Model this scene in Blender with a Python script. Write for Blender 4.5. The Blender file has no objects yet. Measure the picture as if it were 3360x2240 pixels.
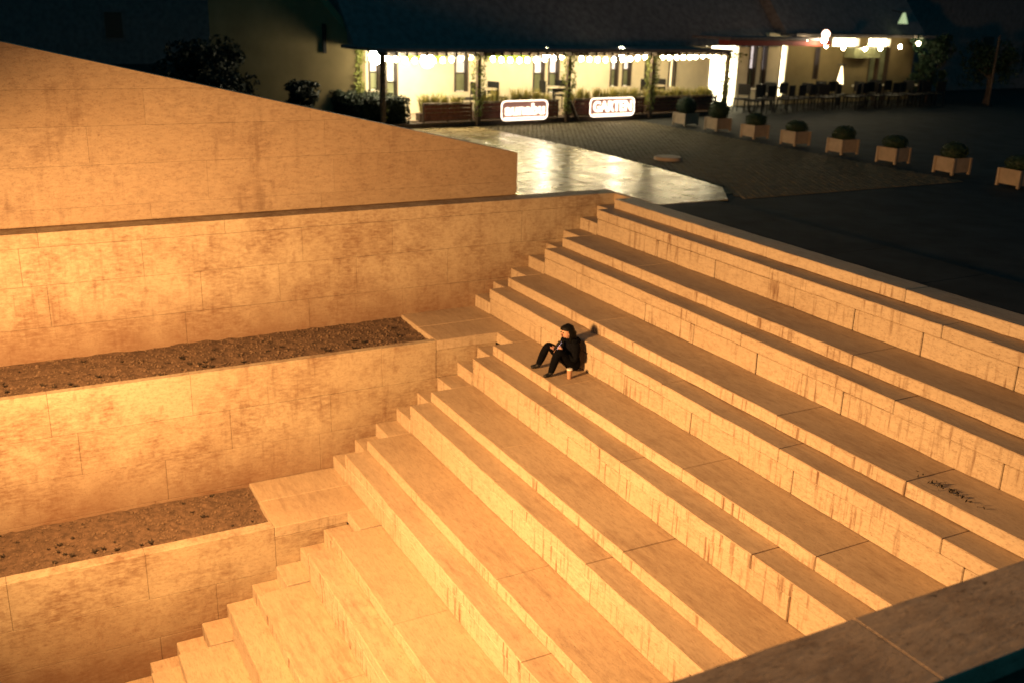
import bpy, bmesh, math, random
from mathutils import Vector, Matrix, noise
import numpy as np

random.seed(7)
sc = bpy.context.scene
col = sc.collection
R = math.radians

# ------------------------------------------------------------------ camera
cd = bpy.data.cameras.new('camera')
cam = bpy.data.objects.new('camera', cd)
col.objects.link(cam)
yaw, pit, rol = 1.0751, 0.3215, 0.0279
fw = Vector((-math.sin(yaw) * math.cos(pit), math.cos(yaw) * math.cos(pit), -math.sin(pit)))
rt = Vector((math.cos(yaw), math.sin(yaw), 0))
up = rt.cross(fw)
r2 = rt * math.cos(rol) + up * math.sin(rol)
u2 = up * math.cos(rol) - rt * math.sin(rol)
m = Matrix((r2, u2, -fw)).transposed().to_4x4()
m.translation = Vector((15.378, -10.023, 3.187))
cam.matrix_world = m
cd.sensor_width = 36
cd.lens = 36 * 3269.7 / 3360
cd.clip_start = .1
cd.clip_end = 400
cd.dof.use_dof = True
cd.dof.focus_distance = 10.8
cd.dof.aperture_fstop = 1.0
sc.camera = cam

# ------------------------------------------------------------------ world: a dark teal night sky
w = bpy.data.worlds.new('World')
sc.world = w
w.use_nodes = True
bg = w.node_tree.nodes['Background']
bg.inputs[0].default_value = (0.08, 0.66, 0.95, 1)
bg.inputs[1].default_value = 0.068

# ------------------------------------------------------------------ exposure
sc.view_settings.view_transform = 'Standard'
sc.view_settings.look = 'None'
sc.view_settings.exposure = 0.0
sc.view_settings.gamma = 1.0
sc.view_settings.use_curve_mapping = False
sc.cycles.use_denoising = True
try:
    sc.cycles.denoiser = 'OPENIMAGEDENOISE'
except Exception:
    pass
sc.cycles.max_bounces = 6
sc.cycles.diffuse_bounces = 4
sc.cycles.glossy_bounces = 3
sc.cycles.sample_clamp_indirect = 6.0


# ------------------------------------------------------------------ helpers
def tag(o, label=None, cat=None, group=None, kind=None):
    if label: o['label'] = label
    if cat: o['category'] = cat
    if group: o['group'] = group
    if kind: o['kind'] = kind
    return o


def empty(name, loc=(0, 0, 0), rz=0):
    o = bpy.data.objects.new(name, None)
    o.location = loc
    o.rotation_euler = (0, 0, rz)
    o.empty_display_size = .2
    col.objects.link(o)
    return o


def obj(name, me, mat=None, parent=None, loc=(0, 0, 0), rz=0):
    o = bpy.data.objects.new(name, me)
    if mat is not None and not me.materials:
        for q in (mat if isinstance(mat, (list, tuple)) else [mat]):
            me.materials.append(q)
    o.location = loc
    o.rotation_euler = (0, 0, rz)
    if parent is not None: o.parent = parent
    col.objects.link(o)
    return o


def mesh(name, verts, faces, smooth=False, mats=None):
    me = bpy.data.meshes.new(name)
    me.from_pydata([tuple(v) for v in verts], [], faces)
    if mats is not None:
        me.polygons.foreach_set('material_index', mats)
    if smooth:
        me.polygons.foreach_set('use_smooth', [True] * len(me.polygons))
    me.update()
    return me


def bm_mesh(name, bm, smooth=False):
    bmesh.ops.recalc_face_normals(bm, faces=bm.faces)
    me = bpy.data.meshes.new(name)
    bm.to_mesh(me)
    bm.free()
    if smooth:
        me.polygons.foreach_set('use_smooth', [True] * len(me.polygons))
    return me


def bm_box(bm, x0, x1, y0, y1, z0, z1):
    vs = [bm.verts.new(p) for p in ((x0, y0, z0), (x1, y0, z0), (x1, y1, z0), (x0, y1, z0),
                                    (x0, y0, z1), (x1, y0, z1), (x1, y1, z1), (x0, y1, z1))]
    for f in ((3, 2, 1, 0), (4, 5, 6, 7), (0, 1, 5, 4), (1, 2, 6, 5), (2, 3, 7, 6), (3, 0, 4, 7)):
        bm.faces.new([vs[i] for i in f])
    return vs


def bm_tube(bm, pts, rad, seg=6, cap=True):
    pts = [Vector(p) for p in pts]
    rads = rad if isinstance(rad, (list, tuple)) else [rad] * len(pts)
    rings = []
    for i, p in enumerate(pts):
        d = (pts[min(i + 1, len(pts) - 1)] - pts[max(i - 1, 0)]).normalized()
        a = d.cross(Vector((0, 0, 1)))
        if a.length < 1e-3: a = d.cross(Vector((1, 0, 0)))
        a.normalize()
        b = d.cross(a)
        rings.append([bm.verts.new(p + (a * math.cos(t) + b * math.sin(t)) * rads[i])
                      for t in [2 * math.pi * k / seg for k in range(seg)]])
    for r1, r2_ in zip(rings, rings[1:]):
        for k in range(seg):
            bm.faces.new((r1[k], r1[(k + 1) % seg], r2_[(k + 1) % seg], r2_[k]))
    if cap:
        bm.faces.new(rings[0][::-1])
        bm.faces.new(rings[-1])


def box_me(name, sx, sy, sz, bev=0.0):
    """box centred in x, y, standing on z = 0"""
    bm = bmesh.new()
    bm_box(bm, -sx / 2, sx / 2, -sy / 2, sy / 2, 0, sz)
    if bev:
        bmesh.ops.bevel(bm, geom=bm.edges[:], offset=bev, segments=1, affect='EDGES', profile=.5)
    return bm_mesh(name, bm)


def stone_piece(name, x0, x1, y0, y1, z0, z1, mat, parent, bev=.009, jit=.0065, step=.2):
    """one dressed stone: chamfered box with slightly wandering edges"""
    cx, cy, cz = (x0 + x1) / 2, (y0 + y1) / 2, (z0 + z1) / 2
    bm = bmesh.new()
    bm_box(bm, x0 - cx, x1 - cx, y0 - cy, y1 - cy, z0 - cz, z1 - cz)
    ax = 0 if (x1 - x0) >= (y1 - y0) else 1
    L = (x1 - x0, y1 - y0)[ax]
    n = int(L / step)
    bmesh.ops.bevel(bm, geom=bm.edges[:], offset=bev, segments=1, affect='EDGES', profile=.5)
    if n >= 1:
        es = [e for e in bm.edges if abs((e.verts[0].co - e.verts[1].co)[ax]) > L * .8]
        bmesh.ops.subdivide_edges(bm, edges=es, cuts=n, use_grid_fill=False)
    for v in bm.verts:
        p = v.co + Vector((cx, cy, cz))
        q = noise.noise_vector(p * 2.3) * jit + noise.noise_vector(p * 9.0) * jit * .6
        v.co += q
    me = bm_mesh(name, bm)
    if isinstance(mat, tuple):
        me.polygons.foreach_set('material_index', [0 if abs(p.normal.z) > .5 else 1 for p in me.polygons])
    return obj(name, me, mat, parent, (cx, cy, cz))


def cuts(a, b, lo, hi):
    """joint positions between a and b"""
    out = [a]
    while True:
        q = out[-1] + random.uniform(lo, hi)
        if q > b - lo * .6: break
        out.append(q)
    out.append(b)
    return list(zip(out, out[1:]))


# ------------------------------------------------------------------ materials
class NT:
    def __init__(s, name):
        s.m = bpy.data.materials.new(name)
        s.m.use_nodes = True
        s.t = s.m.node_tree
        s.b = s.t.nodes['Principled BSDF']

    def n(s, typ, **kw):
        q = s.t.nodes.new(typ)
        for k, v in kw.items(): setattr(q, k, v)
        return q

    def l(s, a, b): s.t.links.new(a, b)

    def pos(s, scale):
        g = s.n('ShaderNodeNewGeometry')
        mp = s.n('ShaderNodeMapping')
        mp.inputs['Scale'].default_value = scale
        s.l(g.outputs['Position'], mp.inputs['Vector'])
        return mp.outputs[0]

    def noise(s, scale, vec=(1, 1, 1), detail=6, rough=.6):
        q = s.n('ShaderNodeTexNoise')
        q.inputs['Scale'].default_value = scale
        q.inputs['Detail'].default_value = detail
        q.inputs['Roughness'].default_value = rough
        s.l(s.pos(vec), q.inputs['Vector'])
        return q.outputs['Fac']

    def ramp(s, fac, a, b, va=0., vb=1.):
        q = s.n('ShaderNodeMapRange')
        q.inputs['From Min'].default_value = a
        q.inputs['From Max'].default_value = b
        q.inputs['To Min'].default_value = va
        q.inputs['To Max'].default_value = vb
        s.l(fac, q.inputs['Value'])
        return q.outputs[0]

    def mix(s, fac, a, b, mode='MIX'):
        q = s.n('ShaderNodeMix', data_type='RGBA', blend_type=mode)
        if isinstance(fac, (int, float)): q.inputs[0].default_value = fac
        else: s.l(fac, q.inputs[0])
        for i, v in ((6, a), (7, b)):
            if isinstance(v, tuple): q.inputs[i].default_value = (*v, 1)
            else: s.l(v, q.inputs[i])
        return q.outputs[2]

    def math(s, op, a, b):
        q = s.n('ShaderNodeMath', operation=op)
        for i, v in enumerate((a, b)):
            if isinstance(v, (int, float)): q.inputs[i].default_value = v
            else: s.l(v, q.inputs[i])
        return q.outputs[0]

    def bump(s, h, strength=.4, dist=.02):
        q = s.n('ShaderNodeBump')
        q.inputs['Strength'].default_value = strength
        q.inputs['Distance'].default_value = dist
        s.l(h, q.inputs['Height'])
        s.l(q.outputs[0], s.b.inputs['Normal'])

    def color(s, c): s.l(c, s.b.inputs['Base Color'])


def travertine(name, base, stain, vein, streak, blotch=(.50, .72), stain_amt=.6, streak_amt=.35, rough=.75, pits=.5, spec=.3, bed=None, coarse=0):
    """vein: position scale of the bedding veins, streak: position scale of the run-off streaks"""
    t = NT(name)
    b1 = t.noise(1.1, detail=10, rough=.74)
    b2 = t.noise(5.0, vein, detail=6, rough=.7)
    b3 = t.noise(2.2, streak, detail=4, rough=.6)
    b4 = t.noise(34, vein, detail=3, rough=.7)
    b5 = t.noise(.55, detail=3)
    c = t.mix(t.ramp(b2, .35, .7), base, tuple(x * .80 for x in base))
    oi = t.n('ShaderNodeObjectInfo')
    c = t.mix(t.ramp(oi.outputs['Random'], 0, 1, 0, .32), c, tuple(x * y for x, y in zip(base, (.72, .66, .58))))
    f1 = t.math('MULTIPLY', t.ramp(b1, blotch[0], blotch[1]), t.ramp(b2, .3, .62))
    c = t.mix(t.math('MULTIPLY', f1, stain_amt), c, stain)
    f2 = t.math('MULTIPLY', t.ramp(b3, .54, .70), t.ramp(b5, .40, .58))
    c = t.mix(t.math('MULTIPLY', f2, streak_amt), c, tuple(x * .8 for x in stain))
    if bed is not None:      # earth splashed up and damp risen from the bed at the foot of the wall
        gz = t.n('ShaderNodeSeparateXYZ')
        t.l(t.pos((1, 1, 1)), gz.inputs[0])
        b6 = t.noise(1.7, (1, 1, .8), detail=7, rough=.7)
        up_ = t.ramp(t.math('ADD', gz.outputs[2], t.math('MULTIPLY', b6, -1.1)), bed + .35, bed - .62)
        c = t.mix(t.math('MULTIPLY', up_, .72), c, (.17, .085, .048))
        blk = t.ramp(t.noise(3.2, (2.2, 2.2, 1.2), detail=5), .60, .68)
        c = t.mix(t.math('MULTIPLY', blk, .38), c, (.2, .11, .065))
    if coarse:
        cp_ = t.ramp(t.noise(11, (1.6, .8, 1), detail=4, rough=.75), .60, .70)
        c = t.mix(t.math('MULTIPLY', cp_, coarse), c, (.06, .042, .035))
    b7 = t.noise(13, (vein[0], vein[1], vein[2] * .6), detail=6, rough=.8)
    c = t.mix(t.math('MULTIPLY', t.ramp(b7, .51, .60), .34), c, stain)
    pit = t.ramp(b4, .62, .72)
    c = t.mix(t.math('MULTIPLY', pit, pits), c, tuple(x * .35 for x in stain))
    t.color(c)
    t.b.inputs['Roughness'].default_value = rough
    t.b.inputs['Specular IOR Level'].default_value = spec
    h = t.math('SUBTRACT', t.math('ADD', t.math('MULTIPLY', b2, .35), t.math('MULTIPLY', b1, .2)), t.math('MULTIPLY', pit, .5))
    t.bump(h, .55, .02)
    return t.m


BASE = (.50, .42, .30)
STAIN = (.19, .105, .06)
M = {}
for q, bz in enumerate((-1.86, -3.72, -5.2)):
    M['wall%d' % q] = travertine('travertine_wall_%s' % ('upper', 'middle', 'lowest')[q], BASE, STAIN, (1.3, 1.3, 4.5), (7, 7, .6), blotch=(.43, .60), stain_amt=.8, streak_amt=.4, pits=.8, bed=bz)
M['wall'] = M['wall0']
M['wall_smooth'] = travertine('travertine_parapet', (.40, .31, .215), (.16, .09, .055), (.9, .9, 3.5), (3, 3, .5), blotch=(.50, .68), stain_amt=.62, streak_amt=.4, pits=.6, coarse=.22)
M['riser'] = travertine('travertine_riser', (.54, .455, .34), STAIN, (.9, .9, 4), (7, 7, .6), blotch=(.52, .78), stain_amt=.5, streak_amt=.95, pits=.65)
M['tread'] = travertine('travertine_tread', (.51, .40, .275), (.23, .14, .09), (.7, 2.6, 2), (.5, 4, 1), blotch=(.46, .72), stain_amt=.5, streak_amt=.35, pits=.4, rough=.6, spec=.35)
M['coping'] = travertine('travertine_coping', (.70, .53, .37), (.26, .16, .10), (2.5, .8, 2), (3, 3, 1), blotch=(.44, .62), stain_amt=.6, streak_amt=.4, pits=.9, coarse=.85)
M['joint'] = travertine('mortar_core', (.16, .11, .08), (.08, .05, .04), (1, 1, 1), (2, 2, 2))


def plain(name, colr, rough=.6, var=.25, nscale=6, bump=0, spec=.4, metal=0):
    t = NT(name)
    n1 = t.noise(nscale, detail=5)
    t.color(t.mix(t.ramp(n1, .3, .7), tuple(x * (1 - var) for x in colr), tuple(min(1, x * (1 + var)) for x in colr)))
    t.b.inputs['Roughness'].default_value = rough
    t.b.inputs['Specular IOR Level'].default_value = spec
    t.b.inputs['Metallic'].default_value = metal
    if bump: t.bump(t.noise(nscale * 6, detail=4), bump, .01)
    return t.m


def emit(name, colr, strength, base=(.8, .8, .8)):
    t = NT(name)
    t.b.inputs['Base Color'].default_value = (*base, 1)
    t.b.inputs['Emission Color'].default_value = (*colr, 1)
    t.b.inputs['Emission Strength'].default_value = strength
    return t.m


def leaf_mat(name, a, b):
    t = NT(name)
    n1 = t.noise(9, detail=3)
    t.color(t.mix(t.ramp(n1, .35, .65), a, b))
    t.b.inputs['Roughness'].default_value = .6
    t.b.inputs['Specular IOR Level'].default_value = .25
    return t.m


M['soil'] = plain('dry_soil', (.125, .08, .052), .95, .45, 9, .9)
M['clod'] = plain('soil_clod', (.15, .10, .065), .95, .4, 14, .6)
M['tuft'] = plain('withered_plant', (.035, .026, .018), .9, .4, 20)
M['timber'] = plain('dark_timber', (.07, .045, .03), .7, .35, 12, .3)
M['plank'] = plain('red_brown_plank', (.15, .05, .028), .6, .35, 10, .3)
M['cream'] = plain('cream_render', (.68, .60, .43), .9, .08, 2.5, .1)
M['ochre'] = plain('ochre_render', (.21, .165, .08), .9, .16, 1.2, .2)
M['roof'] = plain('dark_roof_tile', (.16, .14, .14), .85, .3, 5, .4)
M['fascia'] = plain('red_fascia', (.30, .05, .035), .7, .25, 5)
M['frame'] = plain('dark_window_frame', (.05, .035, .025), .5, .2, 8)
M['white_frame'] = plain('white_painted_frame', (.7, .66, .6), .5, .06, 8)
M['metal'] = plain('dark_metal', (.012, .012, .013), .6, .2, 20, 0, .2)
M['boxwood'] = leaf_mat('boxwood_leaf', (.012, .026, .014), (.02, .04, .02))
M['hedge'] = leaf_mat('hedge_leaf', (.008, .014, .008), (.016, .024, .013))
M['vine'] = leaf_mat('vine_leaf', (.10, .13, .03), (.20, .21, .05))
M['grass'] = leaf_mat('ornamental_grass', (.16, .17, .05), (.34, .28, .08))
M['tree'] = leaf_mat('tree_leaf', (.010, .026, .014), (.018, .042, .022))
M['dark_leaf'] = leaf_mat('dark_bush_leaf', (.004, .007, .005), (.008, .013, .008))
M['bark'] = plain('bark', (.07, .05, .04), .9, .4, 14, .6)
M['box'] = plain('planter_wood', (.26, .20, .14), .7, .15, 7, .2)
M['lime'] = plain('lime_banner', (.42, .62, .10), .7, .08, 3)
M['cable'] = plain('black_cable', (.02, .02, .02), .6, .1, 10)
M['bulb'] = emit('bulb_glow', (1.0, .78, .42), 95)
M['globe'] = emit('globe_glow', (1.0, .84, .55), 170)
M['neon'] = emit('neon_tube', (1.0, .82, .60), 3.0)
M['neon_panel'] = emit('sign_panel', (1.0, .50, .38), .16, (.22, .10, .08))
M['lit_white'] = emit('lit_opening', (1.0, .86, .52), 9.0)
M['lit_warm'] = emit('lit_pane_warm', (1.0, .78, .40), 1.4)
M['lit_pale'] = emit('lit_pane_pale', (1.0, .86, .74), .55)
M['lit_lilac'] = emit('lit_pane_cool', (1.0, .84, .78), .85)
M['glass'] = plain('dim_glass', (.22, .24, .14), .15, .3, 3, 0, .6)
M['cloth'] = plain('black_cloth', (.0045, .005, .007), .95, .4, 25, .4, .05)
M['trousers'] = plain('black_trousers', (.0035, .004, .006), .95, .4, 25, .4, .05)
M['skin'] = plain('skin', (.50, .29, .21), .55, .08, 10, 0, .3)
M['hair'] = plain('dark_hair', (.004, .004, .004), .6, .4, 40, .3, .15)
M['shoe'] = plain('black_shoe', (.006, .006, .007), .6, .3, 20)
M['cup'] = plain('paper_cup', (.40, .24, .15), .7, .08, 20)
M['white'] = plain('white_plastic', (.75, .72, .66), .5, .05, 10)
M['table'] = plain('pale_table', (.55, .48, .36), .6, .1, 8)
M['screen'] = emit('phone_screen', (1.0, .66, .72), 3.0)

# polished paving that mirrors the lamps
t = NT('polished_paving')
n1 = t.noise(1.4, detail=6)
n2 = t.noise(18, detail=4)
oi = t.n('ShaderNodeObjectInfo')
c = t.mix(t.ramp(n1, .35, .7), (.24, .18, .085), (.34, .26, .125))
c = t.mix(t.ramp(oi.outputs['Random'], 0, 1, 0, .4), c, (.24, .21, .14))
t.color(c)
t.l(t.ramp(n1, .3, .7, .19, .34), t.b.inputs['Roughness'])
t.b.inputs['Specular IOR Level'].default_value = .55
t.bump(t.math('ADD', n1, t.math('MULTIPLY', n2, .12)), .10, .02)
M['paving'] = t.m
M['cobble'] = plain('cobble_stone', (.105, .088, .055), .8, .25, 3.5, .3, .15)
M['plaza'] = plain('dark_plaza', (.030, .033, .034), .8, .35, 1.5, .3, .1)
M['floor'] = plain('pit_floor_stone', (.40, .33, .24), .8, .15, 2, .2)

# ------------------------------------------------------------------ measures of the stone seating
U = .62
HT, HL, G = .268 * U, .732 * U, .5714 * U
H3 = U / 3
AW = .563
WX = [0.0, 1.54, 3.03]          # faces of the three retaining walls
XR = 12.0                       # inner face of the far side wall


def tier(i):
    k, odd = divmod(i, 2)
    return -3 * G * k - (G if odd else 0), -U * k - (HT if odd else 0), (HL if odd else HT)


def flight(i): return 0 if i < 6 else 1 if i < 12 else 2


NT_ = 19
L2, L3 = tier(6)[1], tier(12)[1]
ZF = tier(NT_)[1] - HL

# ------------------------------------------------------------------ ground
bm = bmesh.new()
Z0 = -.03
for x0, x1, y0, y1, z in ((-90, 90, .5, 90, Z0), (-90, -.95, -60, .5, Z0)):
    vs = [bm.verts.new(p) for p in ((x0, y0, z), (x1, y0, z), (x1, y1, z), (x0, y1, z))]
    bm.faces.new(vs)
tag(obj('plaza_ground', bm_mesh('plaza_ground', bm), M['plaza']), kind='structure')
bm = bmesh.new()
vs = [bm.verts.new(p) for p in ((12.7, -60, -2.2), (90, -60, -2.2), (90, .5, -2.2), (12.7, .5, -2.2), (12.7, .5, Z0), (90, .5, Z0))]
bm.faces.new(vs[:4]); bm.faces.new((vs[3], vs[2], vs[5], vs[4]))
tag(obj('lower_ground', bm_mesh('lower_ground', bm), plain('black_asphalt', (.014, .014, .015), .9, .3, 3, .3, .05)), kind='structure')
bm = bmesh.new()
vs = [bm.verts.new(p) for p in ((-1, -60, ZF), (12.9, -60, ZF), (12.9, 0, ZF), (-1, 0, ZF))]
bm.faces.new(vs)
tag(obj('pit_floor', bm_mesh('pit_floor', bm), M['floor']), kind='structure')

# ------------------------------------------------------------------ the stepped stone seating
seat = empty('stone_seating', (6, -5, ZF))
tag(seat, 'broad tiers of pale travertine seating steps descending from the plaza', 'seating steps')


def par(o, p):
    o.parent = p
    o.matrix_parent_inverse = p.matrix_world.inverted()
    return o


bpy.context.view_layer.update()


def piece(name, *a, parent=None, **k):
    o = stone_piece(name, *a, None, **k)
    o.parent = parent
    o.location = Vector(o.location) - Vector(parent.location)
    return o


for i in range(NT_):
    y, z, h = tier(i)
    x0 = WX[flight(i)] + AW
    if i >= 12: x0 += .01
    yb = .42 if i == 0 else tier(i - 1)[0] + .04
    for a, b in cuts(x0, XR - .004, 1.7, 3.0):
        dz = random.uniform(-.003, .003)
        dy = random.uniform(-.004, .004)
        piece('tread_slab', a + .0015, b - .0015, y + dy, yb, z - HT + .004 + dz, z + dz, (M['tread'], M['riser']), parent=seat)
    if i % 2:
        for a, b in cuts(x0, XR - .004, 1.0, 2.3):
            gap = random.choice((.004, .004, .005, .012))
            piece('riser_block', a + gap, b - gap, y + .006 + random.uniform(0, .006), y + .2, z - HL + .003, z - HT - .002, M['riser'], parent=seat)
# front faces of the thin slabs use the riser stone: a facing strip of the same block
for i in range(NT_):
    for o in [q for q in seat.children if q.name.startswith('tread_slab')]:
        pass
# dark mortar core, one stair-shaped body
prof = []
for i in range(NT_):
    y, z, h = tier(i)
    prof += [(y + .09, z - .06), (y + .09, z - h - .06)]
prof = [(.40, tier(0)[1] - .06)] + prof + [(tier(NT_ - 1)[0] + .09, ZF - .2), (.40, ZF - .2)]
for nm, xa, xb, lo in (('mortar_core', WX[2] + AW + .05, XR - .02, 0), ('mortar_core', WX[1] + AW + .05, WX[2] + AW + .045, 1), ('mortar_core', WX[0] + AW + .05, WX[1] + AW + .045, 2)):
    p2 = prof
    if lo:
        cut = 13 if lo == 1 else 7
        p2 = [(.40, -.06)]
        for i in range(cut - 1):
            y, z, h = tier(i)
            p2 += [(y + .09, z - .06), (y + .09, z - h - .06)]
        p2 += [(p2[-1][0], ZF - .2), (.40, ZF - .2)]
    bm = bmesh.new()
    steps = p2[:-2]
    zb = ZF - .2
    for k in range(0, len(steps) - 1, 2):      # stair body column by column
        (ya, za), (yc, _) = steps[k], steps[k + 1]
        bm_box(bm, xa, xb, yc, ya, zb, za)
    bmesh.ops.remove_doubles(bm, verts=bm.verts[:], dist=1e-5)
    o = obj(nm, bm_mesh(nm, bm), M['joint'], seat)
    o.location = -Vector(seat.location)

# aisle steps along the three walls
for fl, zt, ya, n, sh in ((0, 0.0, G, 9, 0), (1, L2, -8 * G, 9, 0), (2, L3, -17 * G, 16, .06)):
    xw = WX[fl]
    for j in range(1, n):
        z = zt - j * H3 + (.012 if fl == 2 else 0)
        yf = ya - j * G + sh
        piece('aisle_step', xw + .004, xw + AW - .006, yf + random.uniform(-.004, .004), yf + G + .05, z - H3 - .04, z + random.uniform(-.003, .003), (M['tread'], M['riser']), parent=seat)
# landings where a planter meets the seating
for x0, x1, y0, y1, z in ((0.004, .76, -3.90, tier(5)[0] + .03, L2), (.766, WX[1], -3.91, tier(5)[0] + .03, L2), (WX[1] + .004, WX[1] + AW - .006, -8 * G, tier(5)[0] + .03, L2),
                          (WX[1] + .004, 2.20, -7.0, tier(11)[0] + .03, L3), (2.206, WX[2], -7.01, tier(11)[0] + .03, L3), (WX[2] + .004, WX[2] + AW - .03, -17 * G + .06, tier(11)[0] + .03, L3)):
    piece('landing_slab', x0, x1, y0, y1, z - HT, z, (M['tread'], M['riser']), parent=seat)
# plaza edge in front of the first aisle
piece('tread_slab', .004, AW - .006, G, .42, -HT, 0, M['tread'], parent=seat)


# ------------------------------------------------------------------ retaining walls
def retaining(label, xf, th, y0, y1, courses, top_from=None, mat='wall0', lo=1.2, hi=2.9, name='retaining_wall'):
    """courses: z levels from the top down; pieces laid with staggered joints"""
    w_ = empty(name, (xf - th / 2, (y0 + y1) / 2, courses[-1]))
    tag(w_, label, 'wall')
    for c, (zt, zb) in enumerate(zip(courses, courses[1:])):
        ye = y1 if c or top_from is None else top_from
        for a, b in cuts(y0 - random.uniform(0, 1.2), ye, lo, hi):
            pr = random.uniform(-.004, .004)
            piece('stone_slab', xf - th + pr, xf + pr, a + .0015, b - .0015, zb + .0015, zt - .0015, M[mat], parent=w_, bev=.004, jit=.003)
    if top_from is not None:
        for a, b in cuts(top_from, y1, .9, 1.5):
            piece('stone_slab', xf - th, xf + random.uniform(-.006, -.002), a + .002, b - .002, courses[1] + .002, courses[0] - HT - .002, M[mat], parent=w_, bev=.006, jit=.003)
    o = obj('mortar_core', box_me('mortar_core', th, y1 - y0 + 2.0, courses[0] - courses[-1] - .1), M['joint'], w_)
    o.location = (-.04, -1.02, 0)
    return w_


retaining('stained travertine wall under the sloped parapet, above the upper planting bed', WX[0], .36, -15, .40,
          [-.0, -.21, -.77, -1.40, -2.02, -2.6])
retaining('travertine wall between the upper and the lower planting bed', WX[1], .13, -15, -8 * G,
          [L2, L2 - .63, L2 - 1.25, L2 - 1.87, L2 - 2.5], top_from=-3.915, mat='wall1')
retaining('lowest travertine wall, below the lower planting bed beside the stair', WX[2], .20, -15, -17 * G + .06,
          [L3, L3 - .68, L3 - 1.30, L3 - 1.95, ZF - .1], top_from=-7.015, mat='wall2')

# parapet with a sloping top
PX = -.40
ztop = lambda y: .76 + (-1.5 - y) * .2265


def clip(poly, f):
    out = []
    for k in range(len(poly)):
        a, b = poly[k], poly[(k + 1) % len(poly)]
        fa, fb = f(a), f(b)
        if fa >= 0: out.append(a)
        if fa * fb < 0:
            t_ = fa / (fa - fb)
            out.append((a[0] + (b[0] - a[0]) * t_, a[1] + (b[1] - a[1]) * t_))
    return out


pw = empty('parapet_wall', (PX - .2, -8, 0))
tag(pw, 'smooth stone parapet wall with a sloping top edge standing on the plaza', 'wall')
lv = [.0, .035, .25, .86, 1.42, 1.94, 2.5, 3.1, 3.7]
for c in range(len(lv) - 1):
    for a, b in cuts(-15.0 - random.uniform(0, 1), -1.48, 2.0, 4.2):
        z0, z1 = lv[c] + .0012, lv[c + 1] - .0012
        g_ = .0015
        poly = clip([(a + g_, z0), (b - g_, z0), (b - g_, z1), (a + g_, z1)], lambda p: ztop(p[0]) - p[1])
        if len(poly) < 3: continue
        pr = random.uniform(-.002, .002) + (-.05 if c == 0 else 0)
        bm = bmesh.new()
        v1 = [bm.verts.new((PX + pr - pw.location.x, p[0] - pw.location.y, p[1])) for p in poly]
        v2 = [bm.verts.new((PX - .45 - pw.location.x, p[0] - pw.location.y, p[1])) for p in poly]
        bm.faces.new(v1)
        bm.faces.new(v2[::-1])
        for k in range(len(poly)):
            bm.faces.new((v1[k], v2[k], v2[(k + 1) % len(poly)], v1[(k + 1) % len(poly)]))
        obj('stone_slab', bm_mesh('stone_slab', bm), M['wall_smooth'], pw)
# ledge between wall and parapet
ld = empty('stone_ledge', (-.4, -7, -.2))
tag(ld, 'narrow stone ledge along the foot of the sloped parapet', 'ledge')
for a, b in cuts(-15, -1.485, 1.6, 2.6):
    piece('ledge_slab', -.93, -.365, a + .003, b - .003, -.2, -.012, M['coping'], parent=ld)

# far side wall whose top is seen from above
sw = empty('side_wall', (12.3, -7, ZF))
tag(sw, 'low side wall with a pitted dark stone top closing the seating tiers', 'wall')
for a, b in cuts(-16, .42, 1.9, 3.2):
    piece('coping_slab', XR, XR + .62, a + .0015, b - .0015, -.20, -.055 + random.uniform(-.002, .002), M['coping'], parent=sw, bev=.006, jit=.004)
o = obj('wall_body', box_me('wall_body', .54, 16.4, -ZF - .21), M['joint'], sw)  # dark core colour used to deepen the shade on the outer face
o.location = (.02, -.8, 0)

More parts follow.
